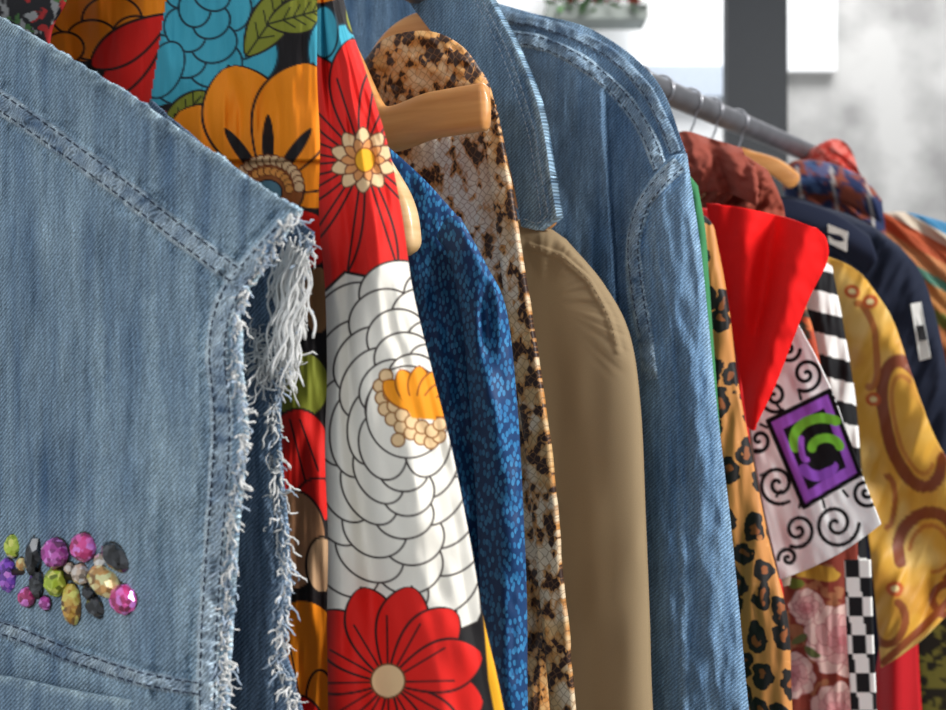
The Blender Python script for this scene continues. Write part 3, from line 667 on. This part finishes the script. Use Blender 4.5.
sheet("body",1.12,[[(720,300),(745,300),(775,310)],[(730,440),(752,430),(790,440)],[(745,540),(765,540),(795,540)],[(755,590),(770,590),(790,585)]],M_plain,bg,4,color=(170,150,132),bulge=.005,back=.008)
# ================= RUST JACKET
ru=thing("rust_jacket","rust-brown jacket with soft folded collar","jacket",rodpt(1.17,z=H+.12))
sheet("body",1.17,[[(660,130),(676,136),(700,142),(735,150),(768,170)],[(665,160),(690,165),(720,172),(752,178),(780,196)],[(680,210),(705,210),(735,212),(762,215),(786,224)],[(690,320),(715,320),(745,320),(770,320),(792,320)],[(700,600),(725,600),(755,600),(780,600),(800,600)],[(700,900),(725,900),(755,900),(780,900),(800,900)]],M_plain,ru,2.5,color=(150,74,58),bulge=.014,back=.012,fold=lambda U,V,s,t:(fbm((U+V)/14,(V-U)/36,9)-.5)*.045)
sheet("collar",1.12,[[(672,135),(686,131),(710,138),(742,148)],[(680,160),(700,160),(724,164),(752,172)],[(696,200),(706,192),(730,194),(756,206)]],M_plain,ru,2.5,color=(154,78,64),thick=.005,fold=lambda U,V,s,t:-.018*np.sin(np.pi*t)+.014*np.exp(-((U-716-.4*(V-160))/7)**2)+(fbm(U/9,V/9,3)-.5)*.016)
# ================= PINK FLORAL
pk=thing("pink_floral_dress","rust-brown dress printed with pale pink peonies","dress",rodpt(1.15,z=H+.1))
def pkpaint(U0,V0):
    U=U0+(fbm(U0/14,V0/14,1)-.5)*7;V=V0+(fbm(U0/14,V0/14,6)-.5)*7
    p=Paint(U,V,(138,58,44));p.f(ss(.55,.62,fbm(U/14,V/14,2)),(176,116,80))
    def peony(x,y,s):
        for k,(q,n) in enumerate(((1,9),(.7,8),(.42,6),(.15,3))):
            c=[(240,206,196),(236,184,180),(226,158,160),(214,128,136)][k]
            for j in range(n):
                a=2*math.pi*(j+.5*(k%2))/n;p.petal(x,y,math.degrees(a),s*q,s*.3*q+2,c,(196,124,124),1.0,p=.6)
    for a in ((842,640,38),(792,676,24),(806,608,18),(838,712,30),(864,600,12)): peony(*a)
    p.ell(815,572,26,8,10,(206,160,60));p.ell(795,584,10,6,10,(120,130,50));p.ell(812,652,9,4,30,(110,120,70));p.ell(800,640,9,4,-30,(110,120,70));return p.C
sheet("body",1.15,[[(750,500),(790,500),(830,500),(858,500)],[(765,570),(795,570),(828,565),(858,560)],[(775,640),(805,640),(835,640),(862,640)],[(782,710),(810,710),(838,710),(864,710)],[(790,900),(820,900),(850,900),(875,900)]],M_cotton,pk,1.3,color=pkpaint,bulge=.008,back=.01,fold=lambda U,V,s,t:(fbm(U/18,V/90,9)-.5)*.012)
# ================= STRIPED
sb=thing("black_and_white_shirt","black and white block check shirt","shirt",rodpt(1.22,z=H+.1))
def chk(U,V):
    p=Paint(U,V,(248,246,242));k=np.where(V<540,np.floor((V-270-.25*(U-820))/21),np.floor((V-540)/19))
    col=np.where(V>540,np.floor((U-(858+.1*(V-560)))/14),0)
    p.f(((k+col)%2==0)*1.0,(20,20,24));return p.C
sheet("body",1.215,[[(795,262),(812,256),(832,266)],[(805,320),(822,318),(843,322)],[(812,400),(834,400),(856,402)],[(820,480),(840,480),(862,482)],[(826,560),(846,560),(867,560)],[(832,640),(850,640),(871,640)],[(836,710),(854,710),(874,710)],[(845,900),(862,900),(882,900)]],M_cotton,sb,1.8,color=chk,bulge=.01,back=.01,fold=lambda U,V,s,t:(fbm(U/12,V/60,19)-.5)*.012)
sheet("front_edge",1.12,[[(844,560),(857,560),(870,560)],[(847,640),(860,640),(873,640)],[(851,710),(863,710),(876,710)],[(860,900),(870,900),(882,900)]],M_cotton,sb,1.8,color=chk,thick=.003)
ob=thing("orange_print_shirt","orange and brown print shirt between scarf and check shirt","shirt",rodpt(1.19,z=H+.1))
sheet("body",1.19,[[(780,300),(795,298),(806,305)],[(785,350),(800,350),(818,350)],[(790,420),(805,420),(826,420)],[(800,600),(815,600),(835,600)]],M_cotton,ob,3,color=lambda U,V:(lambda p:(p.f(ss(.5,.56,fbm(U/8,V/8,2)),(60,60,50)),p.f(ss(.6,.65,fbm(U/9,V/9,5)),(220,120,70)),p.C)[2])(Paint(U,V,(186,76,48))),bulge=.004,back=.006)
# ================= YELLOW SCARF
ys=thing("yellow_scarf","mustard yellow silk scarf with brown ring print","scarf",rodpt(1.3,z=H+.1))
def ypaint(U0,V0):
    U=U0+(fbm(U0/60,V0/60,31)-.5)*10;V=V0+(fbm(U0/60,V0/60,36)-.5)*10
    p=Paint(U,V,(224,170,66));q=fbm(U/44,V/60,5);p.f(ss(.5,.64,q)*.6,(238,204,124));p.f(ss(.46,.34,q)*.4,(200,130,48))
    def arc(cx,cy,rx,ry,rot,a0,a1,c,w):
        th=math.radians(rot);P=[]
        for k in range(31):
            t=math.radians(a0+(a1-a0)*k/30);X=math.cos(t)*rx;Y=math.sin(t)*ry;P.append((cx+X*math.cos(th)-Y*math.sin(th),cy+X*math.sin(th)+Y*math.cos(th)))
        p.line(P,c,w)
    arc(912,425,28,62,-14,40,330,(134,66,36),13);arc(912,425,18,48,-14,60,300,(196,126,54),4)
    arc(862,345,14,44,-10,-90,100,(180,108,52),7)
    arc(930,548,34,36,0,-200,60,(140,70,38),12);arc(930,548,22,24,0,-180,90,(196,120,52),4)
    arc(888,620,16,22,0,-60,150,(150,80,40),8);arc(950,600,20,16,0,100,260,(140,70,38),8);arc(884,500,9,26,0,-90,90,(170,98,46),6)
    for (x,y) in ((868,300),(850,290),(893,588),(872,400)): p.ell(x,y,8,7,0,(196,90,40));p.ell(x,y,4,3,0,(240,220,160))
    p.U=U0;p.V=V0
    p.line([(884,662),(920,630),(962,588)],(150,76,40),8);return p.C
def yf(U,V,s,t): return .012*np.sin((U-V*.42)/18+2*fbm(U/80,V/80,4))*ss(0,.3,t)+(fbm((U+V*.4)/26,V/90,8)-.5)*.024
sheet("cloth",1.3,[[(828,257),(842,262),(856,270),(867,280)],[(840,310),(858,308),(876,306),(892,318)],[(850,370),(872,368),(892,366),(912,375)],[(858,430),(885,428),(910,424),(932,430)],[(868,530),(895,524),(928,512),(962,492)],[(876,610),(904,598),(936,580),(972,558)],[(881,668),(906,652),(938,624),(970,592)]],M_satin,ys,2,color=ypaint,fold=yf,thick=.0015)
rs=thing("red_skirt","deep red skirt hanging below the yellow scarf","skirt",rodpt(1.37,z=H-.1))
sheet("body",1.37,[[(888,560),(900,560),(915,560)],[(880,640),(895,640),(918,640)],[(874,710),(895,710),(922,710)],[(880,900),(900,900),(935,900)]],M_satin,rs,4,color=(200,20,32),bulge=.01,back=.01,fold=lambda U,V,s,t:.006*np.sin(U/6))
od=thing("olive_print_dress","dark dress with olive green pattern","dress",rodpt(1.43,z=H-.1))
sheet("body",1.43,[[(895,540),(930,540),(990,540)],[(905,620),(935,620),(1000,620)],[(915,710),(940,710),(1005,710)],[(925,900),(950,900),(1020,900)]],M_cotton,od,3,color=lambda U,V:(lambda p:(p.f(ss(.5,.55,fbm(U/7,V/7,2)),(120,116,50)),p.C)[1])(Paint(U,V,(36,34,26))),bulge=.01,back=.01)
# ================= NAVY JACKETS
nv=thing("navy_jacket","dark navy jacket with white label, shoulder tilted down","jacket",rodpt(1.48,z=H+.1))
NAVY=(34,40,58)
nb=sheet("body",1.48,[[(770,205),(800,206),(835,210),(872,226),(900,246)],[(780,240),(815,240),(850,245),(890,255),(922,275)],[(790,300),(830,300),(870,300),(905,305),(938,325)],[(800,380),(840,380),(880,380),(920,380),(952,395)],[(810,470),(850,470),(890,470),(930,470),(965,480)],[(820,700),(860,700),(900,700),(940,700),(985,700)],[(820,900),(860,900),(900,900),(940,900),(990,900)]],M_plain,nv,3,color=NAVY,bulge=.02,back=.02,fold=lambda U,V,s,t:(fbm((U+V*.5)/22,V/60,9)-.5)*.03)
def tagm(o,name,px,parent,mat,lift=.002,label=None):
    v=[onto(o,u,w,lift) for u,w in px]
    v=[q for q in v if q is not None]
    if len(v)<3:return
    n=len(v);vv=v+[q-nV*.0015 for q in v]
    f=[tuple(range(n)),tuple(reversed(range(n,2*n)))]+[(k,(k+1)%n,n+(k+1)%n,n+k) for k in range(n)]
    return mkmesh(name,vv,f,mat,parent,False,label=label)
M_white=simple("white_label_fabric",(236,236,232),.8);M_black=simple("black_fabric",(22,22,26),.8)
tagm(nb,"label_tag",[(911,304),(921,302),(931,358),(920,361)],nv,M_white,.004,label="white woven label")
tagm(nb,"label_print",[(916,326),(924,325),(927,340),(919,341)],nv,M_black,.0075)
nv2=thing("navy_blazer","dark navy blazer with a light neck label","blazer",rodpt(1.56,z=H+.1))
sheet("body",1.56,[[(770,196),(800,198),(835,212),(865,232)],[(780,230),(815,226),(850,236),(890,256)],[(800,290),(830,290),(860,290),(900,290)],[(810,600),(840,600),(870,600),(910,600)]],M_plain,nv2,3,color=(26,30,44),bulge=.01,back=.015,fold=lambda U,V,s,t:(fbm((U+V*.5)/16,V/40,3)-.5)*.02)
nl=sheet("lapel",1.42,[[(776,199),(800,200),(838,214),(870,236)],[(782,216),(806,222),(842,238),(876,258)],[(794,228),(812,236),(840,256),(866,274)]],M_plain,nv,3,color=(30,36,56),thick=.005,fold=lambda U,V,s,t:-.014*np.sin(np.pi*t))
tagm(nl,"label_tag",[(828,224),(848,232),(847,252),(829,243)],nv,M_white,.003,label="light grey neck label")
pl=thing("patterned_navy_shirt","dark blue shirt with brown and white pattern and folded collar","shirt",rodpt(1.62,z=H+.12))
def plc(U,V):
    p=Paint(U,V,(34,46,84))
    p.f(ss(.52,.58,fbm(U/11,V/9,2))*.9,(150,74,48));p.f(ss(.58,.62,fbm(U/9,V/13,7))*.8,(70,96,140));p.f(((np.abs((U-V*.15-800)%34-6)<1.6)&(V>165))*.8,(196,190,184));return p.C
sheet("body",1.62,[[(782,178),(790,163),(826,166),(862,178),(882,200)],[(785,205),(800,200),(835,202),(865,215),(886,235)],[(790,280),(810,280),(840,280),(870,280),(892,290)],[(800,600),(820,600),(850,600),(880,600),(900,600)]],M_cotton,pl,2.5,color=plc,bulge=.012,back=.015,fold=lambda U,V,s,t:(fbm((U-V)/12,V/30,3)-.5)*.03)
sheet("collar",1.585,[[(786,166),(798,160),(830,163),(866,178)],[(790,182),(808,178),(838,182),(874,198)],[(796,194),(814,194),(842,200),(880,222)]],M_cotton,pl,2.5,color=plc,thick=.005,fold=lambda U,V,s,t:-.016*np.sin(np.pi*t))
rsc=thing("red_patterned_shirt","red patterned shirt peeking out above the navy patterned shirt","shirt",rodpt(1.68,z=H+.12))
sheet("body",1.68,[[(798,165),(806,153),(832,139),(850,148),(862,182)],[(800,200),(812,190),(835,185),(852,190),(868,205)],[(805,400),(820,400),(840,400),(858,400),(872,400)]],M_cotton,rsc,2.5,color=lambda U,V:(lambda p:(p.f(ss(.5,.56,fbm(U/6,V/6,2))*.7,(226,130,118)),p.C)[1])(Paint(U,V,(196,62,50))),bulge=.01,back=.01,fold=lambda U,V,s,t:(fbm((U-V)/12,V/30,3)-.5)*.03)
ms=thing("multicolour_shirt","shirt with teal, orange and green diagonal bands","shirt",rodpt(1.72,z=H+.12))
def msc(U,V):
    p=Paint(U,V,(196,110,60));k=(V-.55*U);
    for a,c in ((-300,(66,130,170)),(-286,(206,190,170)),(-274,(180,84,50)),(-256,(196,130,84)),(-238,(90,140,120)),(-228,(206,140,80)),(-205,(120,130,60)),(-190,(196,120,70))): p.f((k>a)*1.0,c)
    return p.C
sheet("body",1.72,[[(870,214),(905,212),(945,222),(1000,240)],[(875,250),(910,250),(955,255),(1010,270)],[(880,310),(915,310),(960,310),(1015,320)],[(880,700),(920,700),(970,700),(1030,700)]],M_cotton,ms,2.5,color=msc,bulge=.012,back=.01,fold=lambda U,V,s,t:(fbm((U-V)/12,V/30,3)-.5)*.02)
# ================= HANGERS
def hanger(c,armR,mat,label,rv=.011,neckz=.195,group="wooden clothes hangers",sy=.45,endn=4.0):
    h=thing("clothes_hanger",label,"hanger",rodpt(c,z=H+neckz),group=group)
    T=Tubes()
    S=cr(np.array([(-x,z) for x,z in reversed(armR)]+[(0,neckz)]+list(armR)),120,0)
    n=len(S);rr=[]
    for i in range(n):
        e=min(i,n-1-i)/endn
        rr.append(rv*(math.sqrt(max(0.05,1-(1-min(e,1))**2))))
    T.add([rodpt(c,ROD_A+x,H+z) for x,z in S],rr,20,sy=sy,up=nV,sq=.6)
    T.make("hanger_arm",mat,h)
    K=Tubes();P=[rodpt(c,ROD_A,H+neckz),rodpt(c,ROD_A,H+.267-.035),rodpt(c,ROD_A+.006,H+.267-.022)]
    for k in range(13):
        a=-math.pi/2+.6+ (math.pi*1.25)*k/12
        P.append(rodpt(c,ROD_A+math.cos(a)*.0145,H+.267+math.sin(a)*.0145))
    K.add(P,.0012,8);K.make("hanger_hook",M_chrome,h)
    return h
def azof(u,v,c):
    p=unproj(np.array([u],float),np.array([v],float),c)[0];return (p[0]*W2[0]+p[1]*W2[1]-ROD_A,p[2]-H)
hanger(.685,[azof(u,v,.685) for u,v in ((375,126),(435,115),(490,106))],M_wood,"varnished wooden hanger with a blunt arm end",rv=.0148,neckz=.2,endn=2.0,sy=.34)
hanger(.60,[azof(u,v,.60) for u,v in ((300,62),(345,120),(382,175),(401,212),(407,256))],M_wood2,"pale wooden hanger under the floral blouse",rv=.0085,neckz=.19,sy=.8)
hanger(.81,[(.03,.236),(.05,.215),(.062,.18),(.07,.13),(.1,.09)],M_wood,"varnished wooden hanger holding the olive coat",rv=.0125,neckz=.243)
for c in (1.17,1.225,1.30,1.36):
    hanger(c,[(.05,.16),(.11,.11),(.14,.08)],M_wood,"wooden hanger on the rail inside a garment",rv=.008,neckz=.19)
hanger(1.44,[azof(u,v,1.44) for u,v in ((752,160),(776,168),(797,184))],M_wood,"light brown wooden hanger with its arm showing",rv=.010,neckz=.228)
# ================= RACK
rk=thing("clothes_rack","steel clothes rail carrying the hanging garments","clothes rack",rodpt(1.0,z=0))
T=Tubes();c0,c1=.05,1.78
P=[rodpt(c0,z=.02),rodpt(c0,z=.6),rodpt(c0,z=ROD_Z-.05)]+[rodpt(c0+.05-.05*math.cos(a),z=ROD_Z-.05+.05*math.sin(a)) for a in np.linspace(.2,1.57,6)]
P+=[rodpt(c) for c in np.linspace(.15,1.7,20)]+[rodpt(c1-.05+.05*math.sin(a),z=ROD_Z-.05+.05*math.cos(a)) for a in np.linspace(0,1.4,6)]+[rodpt(c1,z=ROD_Z-.06),rodpt(c1,z=.6),rodpt(c1,z=.02)]
T.add(P,.0125,16,up=wV);T.make("rail",M_steel,rk)
for c in (c0,c1):
    T=Tubes();T.add([rodpt(c,ROD_A-.25,.015),rodpt(c,ROD_A+.25,.015)],.015,12);T.make("foot",M_steel,rk)
# ================= ROOM
def box(name,x0,x1,y0,y1,z0,z1,mat,parent=None,structure=False,label=None):
    v=[(x,y,z) for x in (x0,x1) for y in (y0,y1) for z in (z0,z1)]
    f=[(0,1,3,2),(4,6,7,5),(0,4,5,1),(2,3,7,6),(0,2,6,4),(1,5,7,3)]
    o=mkmesh(name,v,f,mat,parent,False,label=label)
    if structure:o["kind"]="structure"
    return o
def wallmat(name,c1,c2,scale):
    m,nt,b=newmat(name);tc=nd(nt,'ShaderNodeTexCoord');n=nd(nt,'ShaderNodeTexNoise');n.inputs['Scale'].default_value=scale;n.inputs['Detail'].default_value=6;n.inputs['Roughness'].default_value=.5
    nt.links.new(tc.outputs['Object'],n.inputs['Vector']);nt.links.new(ramp(nt,n.outputs['Fac'],[(.35,c1),(.65,c2)]),b.inputs['Base Color']);b.inputs['Roughness'].default_value=.9;return m
M_conc=wallmat("mottled_concrete",(148,147,146),(192,191,189),3.6);M_wht=wallmat("white_plaster",(236,238,240),(250,250,250),1.5)
M_frame=simple("dark_grey_frame",(34,40,48),.5);M_floor=wallmat("floor_concrete",(120,116,110),(150,146,140),3)
box("floor",-4,5,-3,9,-.1,0,M_floor,structure=True)
def xat(u,y):return (u-473)/F*y
def zat(v,y):return (355-v)/F*y+H
yw=3.6
box("wall_back",-4,5,yw,yw+.15,0,zat(250,yw),M_wht,structure=True)
w1=thing("window_1","large shop window with dark grey frame","window",Vector((xat(755,yw),yw,zat(240,yw))),kind="structure")
box("window_frame",xat(725,yw),xat(785,yw),yw-.03,yw+.03,zat(250,yw),3.4,M_frame,w1)
box("window_frame",-4,5,yw-.02,yw+.1,zat(250,yw),zat(235,yw),M_frame,w1)
box("window_frame",-4,5,yw-.02,yw+.1,3.3,3.4,M_frame,w1)
box("window_frame",xat(733,yw)-1.6,xat(733,yw)-1.52,yw-.02,yw+.1,zat(250,yw),3.4,M_frame,w1)
ye=6.0
box("wall_outside",-5,xat(770,ye),ye,ye+.2,0,6,M_wht,structure=True)
box("wall_concrete",xat(770,ye),9,ye,ye+.2,0,6,M_conc,structure=True)
box("bright_window_block",xat(776,ye),xat(833,ye),ye-.06,ye,zat(74,ye),6,M_wht,structure=True)  # plain white block standing in for the bright window outside
box("trim_2",-5,xat(735,ye),ye-.1,ye,zat(100,ye),zat(70,ye),simple("pale_blue_sill",(186,196,210),.8),structure=True)
pt=thing("window_box","planter box with red flowers and green leaves outside the window","planter",Vector((xat(595,5.8),5.8,zat(22,5.8))))
box("planter_trough",xat(545,5.8),xat(645,5.8),5.7,5.9,zat(24,5.8),zat(10,5.8),simple("grey_planter",(150,156,150),.8),pt)
vv=[];ff_=[];cc_=[]
for k in range(420):
    x=random.uniform(xat(545,5.8),xat(645,5.8));y=random.uniform(5.66,5.9);z=zat(12,5.8)+random.uniform(-.03,.28)
    s=.035;a=random.uniform(0,6.3);b=random.uniform(-1,1);d1=Vector((math.cos(a),math.sin(a),b)).normalized()*s;d2=Vector((-math.sin(a),math.cos(a),.4)).normalized()*s*.5
    p=Vector((x,y,z));i=len(vv);vv+=[p-d1,p+d2,p+d1,p-d2];ff_.append((i,i+1,i+2,i+3));cc_+= [lin((170,40,40) if random.random()<.25 else (70,110,60))]*4
o=mkmesh("foliage",vv,ff_,M_cotton,pt,False,None,np.array(cc_));o["kind"]="stuff"
# ================= LIGHT
def area(name,loc,target,size,power,col=(1,1,1)):
    l=bpy.data.lights.new(name,'AREA');l.shape='SQUARE';l.size=size;l.energy=power;l.color=col
    o=link(bpy.data.objects.new(name,l));o.location=loc;d=Vector(target)-Vector(loc);o.rotation_euler=d.to_track_quat('-Z','Y').to_euler();return o
area("daylight_softbox",(1.9,-.2,2.6),(0.2,.9,1.35),.8,74,(1,.985,.96))
area("left_fill",(-1.3,-1.2,2.2),(0,.8,1.3),1.3,18,(.96,.98,1))  # added fill lamp, unseen, left of and behind the camera
area("outside_daylight",(1.5,4.6,5),(1.2,6,2.2),2.5,215)
w=bpy.data.worlds.new("World");sc.world=w;w.use_nodes=True;bgn=w.node_tree.nodes["Background"];bgn.inputs[0].default_value=(.9,.95,1,1);bgn.inputs[1].default_value=.44
sc.view_settings.view_transform='Standard'
# ================= CAMERA
cd=bpy.data.cameras.new("camera");cd.lens=50;cd.sensor_width=36;cd.clip_start=.01
co=link(bpy.data.objects.new("camera",cd));co.location=(0,0,H);co.rotation_euler=(math.pi/2,0,0)
cd.dof.use_dof=True;cd.dof.focus_distance=.76;cd.dof.aperture_fstop=11
sc.camera=co
